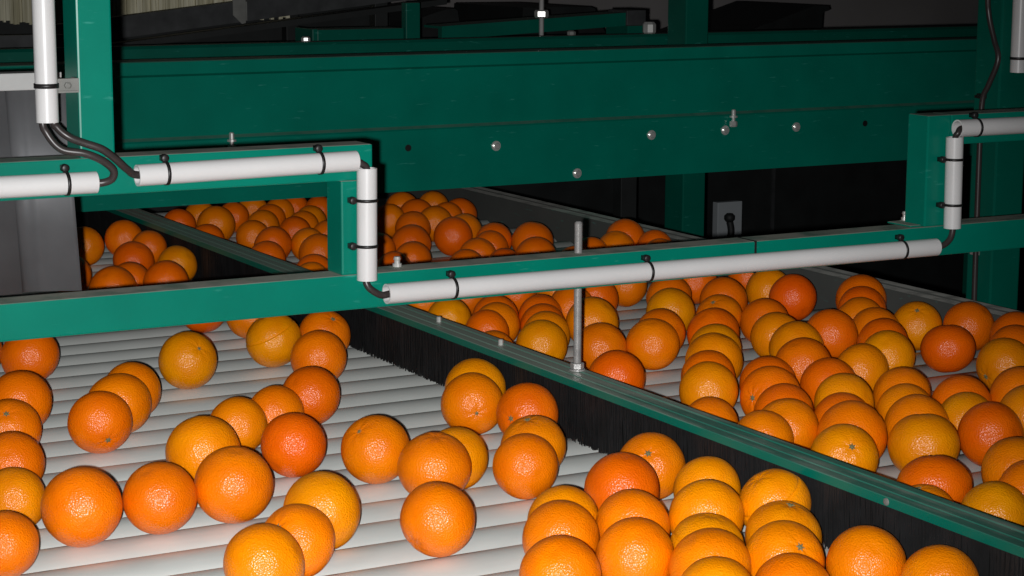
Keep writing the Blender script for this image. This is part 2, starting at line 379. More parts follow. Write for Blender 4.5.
    ('R51', 1.9634, 2.4437, 0.0358, 0.0389, 'o', None, 'orange third from the back of the column along the far rail'),
    ('R52', 1.9351, 2.3712, 0.0355, 0.0385, 'o', None, 'orange fourth from the back of the column along the far rail'),
    ('R53', 1.8687, 2.2714, 0.0393, 0.0396, 'd', None, 'deep orange fifth from the back of the column along the far rail'),
    ('R54', 1.8224, 2.2044, 0.0385, 0.0385, 'y', None, 'yellowish orange at the front of the column along the far rail'),
    ('R55', 2.0321, 2.3918, 0.0322, 0.0389, 'y', (-0.4, -0.46, 0.79), 'yellowish orange with a dimple on top touching the far rail'),
    ('R56', 1.9565, 2.2326, 0.0346, 0.0397, 'r', None, 'squat reddish orange lying on its own bare patch near the far rail'),
    ('R57', 2.0826, 2.3316, 0.037, 0.0394, 'd', None, 'deep orange against the far rail behind the squat reddish one'),
    ('R58', 2.0727, 2.2182, 0.0407, 0.0388, 'd', None, 'deep orange at the right edge, rearmost beside the far rail'),
    ('R59', 2.0008, 2.1406, 0.0398, 0.0402, 'd', None, 'orange rim second from the rear at the right picture edge'),
    ('R60', 1.9365, 2.0908, 0.0348, 0.041, 'y', (-0.96, -0.03, -0.29), 'yellowish orange at right edge with a stem at its lower left'),
    ('R61', 1.8047, 1.9176, 0.0402, 0.0402, 'o', None, 'orange at the right edge directly in front of the yellowish one with low stem'),
    ('R62', 1.7423, 1.8319, 0.0403, 0.0412, 'y', None, 'orange cut by the right edge, behind the reddish one with a big highlight'),
    ('R63', 1.6874, 2.0106, 0.0357, 0.0391, 'o', None, 'rear orange of the four in a row leading to the big yellowish one'),
    ('R64', 1.6419, 1.9476, 0.0311, 0.0383, 'y', None, 'yellowish rim second in the row leading to the big yellowish orange'),
    ('R65', 1.6021, 1.8786, 0.0324, 0.041, 'o', None, 'orange third in the row, directly behind the big yellowish orange'),
    ('R66', 1.5525, 1.8067, 0.0337, 0.0423, 'y', None, 'big squat yellowish orange with a broad highlight at the front of its row'),
    ('R67', 1.7305, 1.9452, 0.0328, 0.0389, 'd', None, 'deep orange in front of the squat reddish one, behind a yellowish one'),
    ('R68', 1.6828, 1.8832, 0.03, 0.0376, 'y', None, 'yellowish orange partly behind the reddish orange with a big highlight'),
    ('R69', 1.6572, 1.8092, 0.0321, 0.0403, 'r', None, 'reddish orange with a big highlight near the right picture edge'),
    ('R70', 1.5405, 1.6362, 0.0405, 0.0412, 'o', None, 'large orange at the right edge in front of the reddish one'),
    ('R71', 1.4974, 1.5683, 0.0375, 0.0389, 'o', None, 'orange cut by the right edge low down, in front of a large one'),
    ('R72', 1.4365, 1.6526, 0.0365, 0.0412, 'd', None, 'squat deep orange leaning by the divider, in front of the big yellowish one'),
    ('R73', 1.3688, 1.5894, 0.0264, 0.0359, 'y', (-0.24, 0.01, 0.97), 'yellowish orange with stem on top, sunk behind the divider'),
    ('R74', 1.417, 1.5353, 0.0342, 0.0366, 'y', None, 'yellowish orange right of the sunk one, nearest to the divider at right'),
    ('U1', 1.1533, 3.7661, 0.0315, 0.0388, 'o', None, 'orange half hidden by the grey sheet, rear left in the left frame opening'),
    ('U2', 1.2241, 3.7411, 0.0443, 0.0369, 'o', None, 'orange at the top middle of the small heap in the left frame opening'),
    ('U3', 1.2263, 3.6048, 0.0445, 0.0347, 'd', None, 'orange at the right rear of the small heap in the left frame opening'),
    ('U4', 1.1786, 3.5506, 0.0317, 0.0383, 'r', None, 'reddest orange in the middle of the small heap in the left frame opening'),
    ('U5', 1.2246, 3.4461, 0.0357, 0.0364, 'y', None, 'yellowish orange at the right end of the small heap in the left opening'),
    ('U6', 1.1407, 3.2688, 0.0361, 0.0396, 'd', None, 'deep orange with glints resting on the crossbar line, right front of the small heap'),
    ('U7', 1.1017, 3.341, 0.0311, 0.0349, 'd', None, 'deep orange rim between the two front oranges of the small heap'),
    ('U8', 1.0376, 3.2362, 0.0384, 0.0404, 'd', None, 'deep orange at the left front of the small heap, right above the crossbar'),
    ('U9', 1.0234, 3.4231, 0.0358, 0.037, 'd', None, 'sliver of orange right beside the lower edge of the grey sheet'),
    ('V1', 1.4182, 3.9751, 0.0279, 0.0356, 'd', None, 'deep orange leftmost behind the grey divider top in the left opening'),
    ('V2', 1.4976, 4.0658, 0.0308, 0.0344, 'o', None, 'small orange patch second from left under the dark beam in the left opening'),
    ('V3', 1.4617, 3.8776, 0.0388, 0.0391, 'o', None, 'large orange left of centre behind the divider top in the left opening'),
    ('V4', 1.3988, 3.7613, 0.0253, 0.0349, 'd', None, 'deep orange low against the divider top, in front of a large one'),
    ('V5', 1.5478, 4.0045, 0.0333, 0.0341, 'd', None, 'deep orange under the beam just right of the large one in the left opening'),
    ('V6', 1.6294, 4.0964, 0.033, 0.0335, 'o', None, 'small sliver of orange under the beam at the middle of the left opening'),
    ('V7', 1.478, 3.7184, 0.0335, 0.0339, 'o', None, 'paler orange in the middle of the left opening, glint at its lower right'),
    ('V8', 1.5562, 3.8595, 0.0326, 0.0335, 'o', None, 'orange right behind the paler one with a glint in the left opening'),
    ('V9', 1.6168, 3.9707, 0.0284, 0.0342, 'd', None, 'deep orange two behind the paler one with a glint in the left opening'),
    ('V10', 1.6596, 4.0235, 0.033, 0.0335, 'o', None, 'orange third behind the paler one, just under the beam in the left opening'),
    ('V11', 1.7168, 4.0776, 0.0327, 0.0335, 'd', None, 'tiny orange patch under the beam right of centre in the left opening'),
    ('V12', 1.4629, 3.5805, 0.0368, 0.0368, 'd', None, 'deep large orange at the front middle, second from the divider top'),
    ('V13', 1.4038, 3.4646, 0.0296, 0.0355, 'd', None, 'deep orange resting against the divider top at the front of the left opening'),
    ('V14', 1.5707, 3.7272, 0.0343, 0.0343, 'd', None, 'deep orange in the right half of the left opening, front of a row of four'),
    ('V15', 1.6287, 3.8225, 0.0299, 0.0342, 'o', None, 'orange second of the row of four running back beside the stepped post'),
    ('V16', 1.6856, 3.9132, 0.0273, 0.034, 'o', None, 'orange third of the row of four running back beside the stepped post'),
    ('V17', 1.7469, 4.0118, 0.0334, 0.0335, 'd', None, 'rearmost orange of the row of four under the beam beside the stepped post'),
    ('V18', 1.5332, 3.5749, 0.0332, 0.0335, 'o', None, 'orange with a bright lower left glint left of the stepped post'),
    ('V19', 1.6089, 3.6524, 0.0335, 0.0335, 'd', None, 'orange cut in half by the left side of the stepped post'),
    ('V20', 1.4967, 3.4444, 0.0372, 0.0376, 'd', None, 'large deep orange against the stepped post, above two rims'),
    ('V21', 1.4156, 3.2763, 0.0324, 0.034, 'd', None, 'deep orange rim below the large one beside the stepped post'),
    ('V22', 1.3783, 3.2034, 0.0317, 0.0335, 'o', None, 'lowest orange beside the stepped post, just above the crossbar'),
    ('W1', 1.9083, 3.9372, 0.037, 0.0372, 'o', None, 'orange patch at upper left beyond the crossbar, right of the upright pipe'),
    ('W2', 1.9869, 3.9449, 0.0354, 0.0354, 'o', None, 'rearmost orange under the beam beyond the crossbar, in the middle of its heap'),
    ('W3', 1.8971, 3.8446, 0.0339, 0.0386, 'd', None, 'orange second row from the beam beyond the crossbar, left middle of heap'),
    ('W4', 1.9913, 3.8283, 0.0312, 0.0377, 'd', None, 'deep orange at upper right of the heap beyond the crossbar, beside empty rollers'),
    ('W5', 1.9351, 3.7795, 0.0339, 0.0364, 'd', None, 'orange rim just left of the upper right one in the heap beyond the crossbar'),
    ('W6', 1.8721, 3.7081, 0.0353, 0.0375, 'o', None, 'plump orange in the middle of the heap beyond the crossbar, behind the big deep one'),
    ('W7', 1.8079, 3.7916, 0.0355, 0.0358, 'o', None, 'orange half in shadow beside the upright pipe beyond the crossbar'),
    ('W8', 1.8021, 3.6678, 0.0355, 0.0369, 'd', None, 'dark red rim right behind a big deep orange beyond the crossbar'),
    ('W9', 1.7052, 3.4795, 0.034, 0.0399, 'r', None, 'big deep orange left in the heap beyond the crossbar, above one at the bar'),
    ('W10', 1.6126, 3.2868, 0.0367, 0.0368, 'd', None, 'orange just above the crossbar at left, in front of the big deep one'),
    ('W11', 1.6202, 3.4467, 0.0336, 0.0344, 'd', None, 'dark orange sliver in the shadow of the upright pipe'),
    ('W12', 1.5484, 3.2285, 0.0336, 0.0342, 'r', None, 'red orange sliver low on the crossbar beside a small white bolt'),
    ('W13', 1.8146, 3.5164, 0.0384, 0.0388, 'r', None, 'reddest orange, fully visible at right of centre of the heap beyond the crossbar'),
    ('W14', 1.8723, 3.5805, 0.0365, 0.0365, 'o', None, 'orange rim behind the right side of the reddest one in the heap beyond the crossbar'),
    ('W15', 1.8644, 3.4403, 0.0363, 0.0364, 'd', None, 'rear orange of the row of four right of the reddest one'),
    ('W16', 1.8117, 3.3588, 0.0353, 0.0355, 'd', None, 'second from the rear in the row of four right of the reddest one'),
    ('W17', 1.7486, 3.2883, 0.0355, 0.0356, 'd', None, 'third from the rear in the row of four right of the reddest one'),
    ('W18', 1.68, 3.2011, 0.0323, 0.0346, 'd', None, 'front orange of the row of four, touching the reddest one'),
    ('W19', 1.7546, 3.1971, 0.0299, 0.0335, 'r', None, 'sliver of red orange on the crossbar right of the row of four'),
    ('W20', 1.9181, 3.384, 0.0384, 0.0411, 'd', None, 'rear orange of the pair left of the steel rod top beyond the crossbar'),
    ('W21', 1.826, 3.2089, 0.0383, 0.039, 'd', None, 'front orange of the pair left of the steel rod top beyond the crossbar'),
    ('W22', 1.8941, 3.1857, 0.0252, 0.0337, 'd', None, 'low orange sliver directly behind the steel rod top'),
    ('W23', 1.9517, 3.2209, 0.034, 0.0341, 'd', None, 'low orange sliver just right of the steel rod top'),
    ('W24', 2.0755, 3.3004, 0.0435, 0.04, 'd', None, 'rear orange of the tall pair right of the steel rod top'),
    ('W25', 2.0205, 3.2449, 0.0336, 0.0383, 'o', None, 'front orange of the tall pair right of the steel rod top'),
    ('W26', 2.0873, 3.2146, 0.0376, 0.0347, 'd', None, 'rear orange of the last pair beyond the crossbar, next to the far rail'),
    ('W27', 2.0561, 3.148, 0.0335, 0.0335, 'd', None, 'front orange of the last pair beyond the crossbar, next to the far rail'),
]
STEMS = {'B15', 'R73', 'A33', 'B1', 'A34', 'A3', 'A28', 'A12', 'R55', 'A16', 'R38', 'R24', 'A9', 'A25', 'B14', 'R48', 'A32', 'A27', 'R60'}

# ------------------------------------------------------------------ room
def struct(name, bm, m):
    o = link(name, bm, m); o['kind'] = 'structure'; return o
FZ = -.85
struct('floor', box(bmesh.new(), -4, 9, -2, 9, FZ-.05, FZ), M_floor)
struct('wall_back', box(bmesh.new(), -4, 9, 8.6, 8.7, FZ, 2.6), M_wall)
struct('wall_right', box(bmesh.new(), 8.9, 9, -2, 8.6, FZ, 2.6), M_wall)

# ------------------------------------------------------------------ roller conveyor
PIT, RR, Y0 = .0724, .0355, .0334
XL, XR = .22, 2.119
cv = thing('roller_conveyor', 'wide grading conveyor of pale grey rollers under the oranges, with grey side rail', 'conveyor', (1.2, 2.6, FZ))
bm = bmesh.new()
tube(bm, [(XL-.018, 0, 0), (XL-.018+.0001, 0, 0), (XL, 0, 0)], .008, 10)
lathe(bm, [(RR-.003, 0), (RR, .003), (RR, XR-XL-.003), (RR-.003, XR-XL)], (XL, 0, 0), (1, 0, 0), 40)
tube(bm, [(XR, 0, 0), (XR+.003, 0, 0)], .008, 10)
for v in bm.verts: v.co.x -= 1.2
r0 = link('roller', bm, M_roller, cv, smooth=False)
for p in r0.data.polygons: p.use_smooth = len(p.vertices) == 4
r0['_local'] = 1
k0 = int((1.0-Y0)/PIT)
for i in range(48):
    o = r0 if i == 0 else r0.copy()
    if i: C.objects.link(o); o.parent = cv
    o.location = (0, Y0+(k0+i)*PIT-2.6, -RR-FZ)
# far side rail: flanged steel profile
RX0, RX1, RZ = 2.123, 2.176, .055
prof = [(RX0, -.16), (RX0, RZ-.004), (RX0+.002, RZ-.001), (RX0+.018, RZ-.001), (RX0+.019, RZ-.0025), (RX0+.030, RZ-.0025), (RX0+.031, RZ),
        (RX1-.003, RZ), (RX1, RZ-.003), (RX1, RZ-.03), (RX1-.004, RZ-.03), (RX1-.004, RZ-.01), (RX0+.004, RZ-.01), (RX0+.004, -.16)]
sr = link('side_rail', prism_y(bmesh.new(), prof, .7, 4.6), M_siderail, cv)
for y in (2.29, 1.5, 3.1):
    link('rail_screw', lathe(bmesh.new(), [(.005, 0), (.005, .002), (.003, .004)], (RX0+.043, y, RZ), (0, 0, 1), 12), M_zinc, sr)
xo = XL-.02
prof = [(xo-.05, RZ), (xo, RZ), (xo, -.16), (xo-.004, -.16), (xo-.004, RZ-.006), (xo-.05, RZ-.006)]
link('side_rail', prism_y(bmesh.new(), prof, .7, 4.6), M_siderail, cv)
for y in (.9, 4.3):
    link('cross_member', box(bmesh.new(), xo, RX0, y-.02, y+.02, -.16, -.10, .003), M_dark, cv)
    for x in (xo-.025, RX0+.02):
        link('leg', box(bmesh.new(), x-.02, x+.02, y-.02, y+.02, FZ, -.14, .003), M_dark, cv)
rebase(cv)

# ------------------------------------------------------------------ brush divider between the two lanes
DX0, DX1, DZ = 1.255, 1.300, .082
dv = thing('lane_divider', 'long green and dusty grey lane divider with a black brush skirt, under the steel rod', 'divider', (1.2775, 2.6, DZ))
prof = [(DX0, DZ-.0095), (DX0, DZ-.0008), (DX0+.0008, DZ), (DX0+.012, DZ), (DX0+.013, DZ-.0012), (DX0+.016, DZ-.0012), (DX0+.017, DZ-.0002),
        (DX0+.030, DZ-.0002), (DX0+.031, DZ-.0012), (DX0+.034, DZ-.0012), (DX0+.035, DZ), (DX1, DZ), (DX1, DZ-.05), (DX1-.004, DZ-.05),
        (DX1-.004, DZ-.0095)]
link('top_rail', prism_y(bmesh.new(), prof, .8, 4.5), M_green_div, dv)
link('brush_holder', box(bmesh.new(), DX0+.0145, DX1-.0045, .8, 4.5, .012, DZ-.0096), M_black, dv)
bm = bmesh.new(); rnd = random.Random(3)
y = .85
while y < 4.45:
    for row in range(2):
        x = DX0+.0085+row*.003+rnd.uniform(-.001, .001); yy = y+rnd.uniform(-.0008, .0008)
        zt = DZ-.0096; zb = rnd.uniform(.0006, .0045)
        dx = rnd.gauss(0, .0012); dy = rnd.gauss(-.003, .0035); w = rnd.uniform(.0005, .0009)
        a = [bm.verts.new((x+w*math.cos(t), yy+w*math.sin(t), zt)) for t in (.3, 2.4, 4.5)]
        b = [bm.verts.new((x+dx+w*math.cos(t), yy+dy+w*math.sin(t), zb)) for t in (.3, 2.4, 4.5)]
        for k in range(3): bm.faces.new((a[k], b[k], b[(k+1) % 3], a[(k+1) % 3]))
    y += .0013
bs = link('brush_bristles', bm, M_bristle, dv); bs['kind'] = 'stuff'
for (x, y) in ((DX0+.028, 2.530), (DX0+.0265, 2.345)):
    link('rail_bolt', lathe(bmesh.new(), [(.0035, -.004), (.0035, .0060), (.0028, .0075)], (x, y, DZ), (0, 0, 1), 12), M_zinc, dv)
link('lip_rivet', lathe(bmesh.new(), [(.004, 0), (.0035, .0012), (.0015, .0018)], (DX0, 1.512, DZ-.005), (-1, 0, 0), 12), M_rail, dv)
rebase(dv)

# threaded rod holding the divider
rx, ry = 1.2885, 2.158
rod = thing('threaded_rod', 'upright steel threaded rod standing on the divider and passing behind the long pipe', 'rod', (rx, ry, DZ))
pr = []; z = 0
while z < .1865:
    pr += [(.0044, z), (.0052, z+.0008)]; z += .0016
pr += [(.0044, .187), (.003, .1885)]
link('rod', lathe(bmesh.new(), pr, (rx, ry, DZ), (0, 0, 1), 16), M_steel, rod)
link('washer', lathe(bmesh.new(), [(.010, .0002), (.010, .002)], (rx, ry, DZ), (0, 0, 1), 20), M_steel, rod)
link('nut', lathe(bmesh.new(), [(.0075, .002), (.0085, .003), (.0085, .009), (.0075, .010)], (rx, ry, DZ), (0, 0, 1), 6), M_steel, rod)
rebase(rod)

# ------------------------------------------------------------------ stepped green frame in front
FY, FD = 2.135, .042
fr = thing('stepped_frame', 'bright green welded square tube frame stepping over the conveyor, carrying the white pipes', 'frame', (1.3, FY+.02, FZ))
def bar(name, x0, x1, z0, z1, y0=FY, y1=FY+FD, parent=fr, m=None, bev=.0022):
    return link(name, box(bmesh.new(), x0, x1, y0, y1, z0, z1, bev), m or M_green, parent)
lowbar = bar('lower_crossbar', .06, 2.62, .190, .231)
bar('upper_crossbar', .06, .9975, .341, .382)
bar('step_post', .9575, .9970, .2312, .3408)
bar('upper_crossbar', 1.8606, 2.62, .341, .382)
bar('step_post', 1.8205, 1.8605, .2312, .382)
bar('tall_post', .653, .6915, .3822, 1.25, FY, FY+.048)
bar('leg', .02, .06, FZ, .382, m=M_green); bar('leg', 2.62, 2.66, FZ, .382, m=M_green)
link('joint_strap', box(bmesh.new(), 1.5395, 1.5425, FY-.0009, FY+FD+.0005, .1895, .2316), M_tie, lowbar)
for (x, y) in ((1.043, 2.166), (1.829, 2.1855)):
    b = bmesh.new()
    lathe(b, [(.0055, 0), (.0055, .004), (.0035, .004), (.0035, .0075), (.0045, .009), (.0035, .012)], (x, y, .2312 if x < 1.5 else .2342), (0, 0, 1), 12)
    link('bolt', b, M_zinc, lowbar)
bar('bolt_plate', 1.800, 1.8200, .2312, .2340, FY+.004, FY+FD+.012)
bar('bolt_plate', 1.8206, 1.858, .2312, .2340, FY+FD+.0005, FY+FD+.014)
rebase(fr)

# ------------------------------------------------------------------ conduit pipes with their ties
PR = .0118; PY = FY-PR-.0006
def tie(parent, p, ax, side):
    """nylon strap around a pipe plus its anchor head; ax pipe axis, side direction of the head"""
    p, ax, side = Vector(p), Vector(ax).normalized(), Vector(side).normalized()
    b = bmesh.new(); n = 28; u = side; v = ax.cross(u)
    rows = []
    for (r, h) in ((PR+.0002, -.0018), (PR+.0012, -.0018), (PR+.0012, .0018), (PR+.0002, .0018)):
        rows.append([b.verts.new(p+ax*h+(u*math.cos(2*PI*k/n)+v*math.sin(2*PI*k/n))*r) for k in range(n)])
    for a, c in zip(rows, rows[1:]+rows[:1]):
        for k in range(n): b.faces.new((a[k], a[(k+1) % n], c[(k+1) % n], c[k]))
    bmesh.ops.recalc_face_normals(b, faces=b.faces[:])
    q = p+side*(PR+.0045)+Vector((0, PR*.35, 0))
    lathe(b, [(.0032, -.004), (.0045, -.003), (.0045, .003), (.0032, .004)], q, (0, 1, 0), 14)
    box(b, q.x-.003, q.x+.003, q.y-.002, FY-.0003, q.z-.003, q.z+.003)
    link('cable_tie', b, M_tie, parent, True)
def pipe(label, a, b, ties, side):
    t = thing('conduit_pipe', label, 'pipe', tuple((Vector(a)+Vector(b))/2), 'white conduit pipes tied to the green frame')
    pm = link('pipe_tube', hollow(bmesh.new(), a, b, PR, PR-.002), M_pipe, t)
    for p in pm.data.polygons: p.use_smooth = True
    mod = pm.modifiers.new('split', 'EDGE_SPLIT'); mod.split_angle = .8
    for q in ties: tie(t, q, Vector(b)-Vector(a), side)
    return t
P1 = pipe('white pipe end on the upper crossbar at the left edge, below the tall green post', (.10, PY, .3590), (.6655, PY, .3572), [(.633, PY, .3574)], (0, 0, 1))
P2 = pipe('white pipe along the upper left crossbar, right of the tall post', (.711, PY, .3620), (.971, PY, .3650), [(.744, PY, .3625), (.926, PY, .3645)], (0, 0, 1))
P3 = pipe('short upright white pipe on the left step post', (.9845, PY, .3560), (.9835, PY, .2260), [(.9843, PY, .319), (.984, PY, .266)], (-1, 0, 0))
P4 = pipe('long white pipe along the lower crossbar in the middle of the photo', (1.008, PY, .2077), (1.832, PY, .2048), [(1.095, PY, .2074), (1.369, PY, .2064), (1.773, PY, .2050)], (0, 0, 1))
P5 = pipe('short upright white pipe on the right step post', (1.857, PY, .3530), (1.859, PY, .2290), [(1.8575, PY, .323), (1.8585, PY, .261)], (-1, 0, 0))
P6 = pipe('white pipe along the upper right crossbar running out at the right edge', (1.861, PY, .3645), (2.55, PY, .3630), [(1.894, PY, .3644)], (0, 0, 1))
P8 = pipe('tall upright white pipe on the left side of the tall green post', (.6135, PY, 1.15), (.6150, PY, .4235), [], (1, 0, 0))
# its strap and steel clip reaching to the post
b = bmesh.new(); n = 28
rows = []
for (r, h) in ((PR+.0002, -.0025), (PR+.0013, -.0025), (PR+.0013, .0025), (PR+.0002, .0025)):
    rows.append([b.verts.new((.615+r*math.cos(2*PI*k/n), PY+r*math.sin(2*PI*k/n), .462+h)) for k in range(n)])
for a, c in zip(rows, rows[1:]+rows[:1]):
    for k in range(n): b.faces.new((a[k], a[(k+1) % n], c[(k+1) % n], c[k]))
bmesh.ops.recalc_face_normals(b, faces=b.faces[:])
link('cable_tie', b, M_tie, P8, True)
b = bmesh.new()
box(b, .6285, .6525, PY+.0075, PY+.009, .4535, .4685, .0004); box(b, .6510, .6525, PY+.009, FY+.018, .4535, .4685, .0004)
box(b, .6285, .6510, PY+.0035, PY+.0075, .4665, .4685); box(b, .6285, .6510, PY+.0035, PY+.0075, .4535, .4555)
lathe(b, [(.004, 0), (.004, .003), (.002, .004)], (.640, PY+.0075, .461), (0, -1, 0), 6)
link('pipe_clip', b, M_rail, P8)
PO = 2.45
p7 = Vector((2.253, PO-PR-.004, .41))
P7 = thing('conduit_pipe', 'upright white pipe on the dark post in the top right corner', 'pipe', tuple(p7), 'white conduit pipes tied to the green frame')
pm = link('pipe_tube', hollow(bmesh.new(), p7, p7+Vector((-.002, 0, .75)), PR+.001, PR-.001), M_pipe, P7, True)
mod = pm.modifiers.new('split', 'EDGE_SPLIT'); mod.split_angle = .8
b = bmesh.new(); rows = []
for (r, h) in ((PR+.0012, -.0022), (PR+.0022, -.0022), (PR+.0022, .0022), (PR+.0012, .0022)):
    rows.append([b.verts.new((p7.x+r*math.cos(2*PI*k/n), p7.y+r*math.sin(2*PI*k/n), .432+h)) for k in range(n)])
for a, c in zip(rows, rows[1:]+rows[:1]):
    for k in range(n): b.faces.new((a[k], a[(k+1) % n], c[(k+1) % n], c[k]))
bmesh.ops.recalc_face_normals(b, faces=b.faces[:])
link('cable_tie', b, M_tie, P7, True)
for P in (P1, P2, P3, P4, P5, P6, P7, P8): rebase(P)

# ------------------------------------------------------------------ cables
def cable(label, pts, r=.0042):
    o = link('cable', tube(bmesh.new(), spline(pts, 8), r, 12), M_cable, None, True)
    return tag(o, label, 'cable', 'black cables between the pipes')
def PX(x, y, dy=0.):           # a point in the plane of the pipes (measured in the survey of the frame)
    return (x, PY+dy, y)
cable('black cable looping from the tall pipe back into the left pipe end',
      [(.6097, PY+.003, .50), (.6100, PY+.003, .43), (.6135, PY-.001, .412), (.627, PY-.006, .395), (.650, PY-.012, .390), (.668, PY-.013, .382), (.681, PY-.011, .371), (.681, PY-.007, .361), (.672, PY-.002, .3565), (.660, PY, .357), (.62, PY, .3573)])
cable('black cable running from the tall pipe across to the pipe right of the post',
      [(.6200, PY-.003, .50), (.6203, PY-.003, .43), (.6235, PY-.006, .418), (.634, PY-.011, .408), (.650, PY-.013, .401), (.668, PY-.015, .394), (.684, PY-.013, .382), (.698, PY-.007, .370), (.712, PY, .3625), (.75, PY, .3625)])
cable('short black cable bending into the top of the left upright pipe', [(.93, PY, .3645), (.968, PY, .364), (.978, PY-.001, .361), (.984, PY-.001, .354), (.9845, PY, .33)])
cable('short black cable joining the left upright pipe to the long pipe', [(.9838, PY, .25), (.982, PY, .228), (.984, PY-.002, .2185), (.992, PY-.003, .2115), (1.002, PY-.002, .207), (1.015, PY, .2075), (1.05, PY, .2075)])
cable('short black cable curving from the long pipe up into the right upright pipe', [(1.79, PY, .205), (1.828, PY, .205), (1.842, PY-.002, .2066), (1.853, PY-.003, .2145), (1.858, PY-.002, .226), (1.859, PY, .24), (1.859, PY, .26)])
cable('short black cable at the top corner of the right step post', [(1.8575, PY, .33), (1.857, PY-.001, .352), (1.859, PY-.004, .359), (1.866, PY-.002, .3645), (1.89, PY, .3645)])

# ------------------------------------------------------------------ grey sheet guard at left
sg = thing('sheet_guard', 'dull grey bent steel sheet standing behind the frame at the left edge', 'guard', (.55, 2.41, .14))
plan = [(.08, 2.40), (.40, 2.404), (.6600, 2.410)] + [(.6620+.0665*t/14, 2.4155+.0035*math.sin(PI*min(1, t/5))-.022*(t/14)**2) for t in range(15)]
def sheet(bm, plan, z0, z1, t=.0016, lean=0.):
    rows = []
    for (x, y) in plan:
        rows.append([bm.verts.new((x+lean*(z-z0), yy, z)) for (yy, z) in ((y, z0), (y, z1), (y+t, z1), (y+t, z0))])
    for a, c in zip(rows, rows[1:]):
        for k in range(4): bm.faces.new((a[k], c[k], c[(k+1) % 4], a[(k+1) % 4]))
    bm.faces.new(rows[0]); bm.faces.new(rows[-1][::-1])
    bmesh.ops.recalc_face_normals(bm, faces=bm.faces[:]); return bm
link('guard_sheet', sheet(bmesh.new(), plan, .192, .437, lean=-.05), M_sheet, sg, True)
link('top_strip', box(bmesh.new(), .08, .712, 2.392, 2.425, .4372, .4574, .001), M_flange, sg)
link('support_leg', box(bmesh.new(), .085, .115, 2.4255, 2.455, FZ+.006, .437, .002), M_dark, sg)
link('support_foot', box(bmesh.new(), .06, .14, 2.40, 2.48, FZ, FZ+.006), M_dark, sg)
rebase(sg)

# ------------------------------------------------------------------ big green beam behind
BY = 3.7
bmn = thing('green_beam', 'wide dark green sheet metal beam with a ledge and screws spanning behind the frame', 'beam', (2.2, BY+.04, FZ))
prof = [(BY, .107), (BY, .2295), (BY+.003, .2325), (BY+.014, .2375), (BY+.014, .352), (BY+.003, .357), (BY+.003, .3805), (BY+.006, .382), (BY+.08, .382), (BY+.08, .378),
        (BY+.018, .378), (BY+.018, .107)]
link('beam_panel', prism_x(bmesh.new(), prof, .55, 3.75), M_green_clean, bmn)
for (x, z, tilt) in ((2.009, .190, 0), (2.204, .123, 0), (2.389, .196, 0), (2.581, .198, 0), (2.774, .197, 0)):
    b = bmesh.new()
    lathe(b, [(.0105, 0), (.0105, .002), (.0065, .002), (.0065, .006), (.005, .008)], (x, BY, z), (0, -1, 0), 16)
    link('screw', b, M_zinc, bmn)
for x, z in ((1.808, .195), (2.969, .197)):
    link('screw_hole', lathe(bmesh.new(), [(.007, 0), (.007, .0006)], (x, BY, z), (0, -1, 0), 14), M_tie, bmn)
for x in (1.427, 2.597):
    b = bmesh.new(); z = .206
    lathe(b, [(.008, 0), (.009, .004), (.009, .008), (.008, .012)], (x, BY-.009, z), (0, 0, 1), 10)
    lathe(b, [(.004, .012), (.004, .020), (.009, .020), (.009, .024), (.005, .0245), (.005, .036), (.003, .038)], (x, BY-.009, z), (0, 0, 1), 12)
    link('ledge_bolt', b, M_zinc, bmn)
for x in (.62, 3.66):
    link('leg', box(bmesh.new(), x-.03, x+.03, BY+.0185, BY+.074, FZ, .3775, .003), M_green_clean, bmn)
rebase(bmn)

M_green_dimmed = green_paint('green_paint_dimmed', (.0, .105, .072), dust=.35, rough=.36)  # same green, darkened in the colour to imitate light falling off with distance
fb = thing('rear_beam', 'darker green rail running just behind and above the wide green beam', 'beam', (2.2, 4.27, FZ))
prof = [(4.25, .28), (4.25, .374), (4.256, .380), (4.30, .380), (4.30, .374), (4.262, .370), (4.262, .28)]
link('rail_profile', prism_x(bmesh.new(), prof, .6, 3.9), M_green_dimmed, fb)
link('edge_strip', box(bmesh.new(), .6, 3.9, 4.2465, 4.2495, .356, .3585), M_green_dimmed, fb)
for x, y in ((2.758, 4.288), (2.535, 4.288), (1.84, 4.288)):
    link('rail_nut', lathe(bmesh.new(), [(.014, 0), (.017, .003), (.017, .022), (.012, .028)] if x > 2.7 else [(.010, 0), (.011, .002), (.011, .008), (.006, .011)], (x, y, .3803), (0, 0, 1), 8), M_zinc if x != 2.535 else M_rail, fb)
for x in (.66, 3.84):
    link('leg', box(bmesh.new(), x-.03, x+.03, 4.263, 4.30, FZ, .3695, .003), M_green_dimmed, fb)
rebase(fb)

def post(label, x0, x1, y0, y1, z1, m, extra=None):
    t = thing('green_post', label, 'post', ((x0+x1)/2, (y0+y1)/2, FZ), 'green upright posts behind the frame')
    b = bmesh.new(); box(b, x0, x1, y0, y1, FZ+.008, z1, .003); link('post_tube', b, m, t)
    b = bmesh.new(); box(b, x0-.04, x1+.04, y0-.03, y1+.03, FZ, FZ+.008, .002); link('foot_plate', b, m, t)
    return t
pr_ = post('dark green post at the right edge beyond the far rail, a cable along its corner', 2.230, 2.290, PO, PO+.058, 1.25, M_green_dimmed)
b = bmesh.new(); box(b, 2.2235, 2.2298, PO+.027, PO+.045, .366, .374, .001); box(b, 2.2105, 2.2235, PO+.027, PO+.035, .368, .3725, .001)
link('cable_bracket', b, M_black, pr_)
b = bmesh.new(); box(b, 2.2235, 2.2298, PO+.028, PO+.045, .115, .123, .001); link('cable_bracket', b, M_steel, pr_)
rebase(pr_)
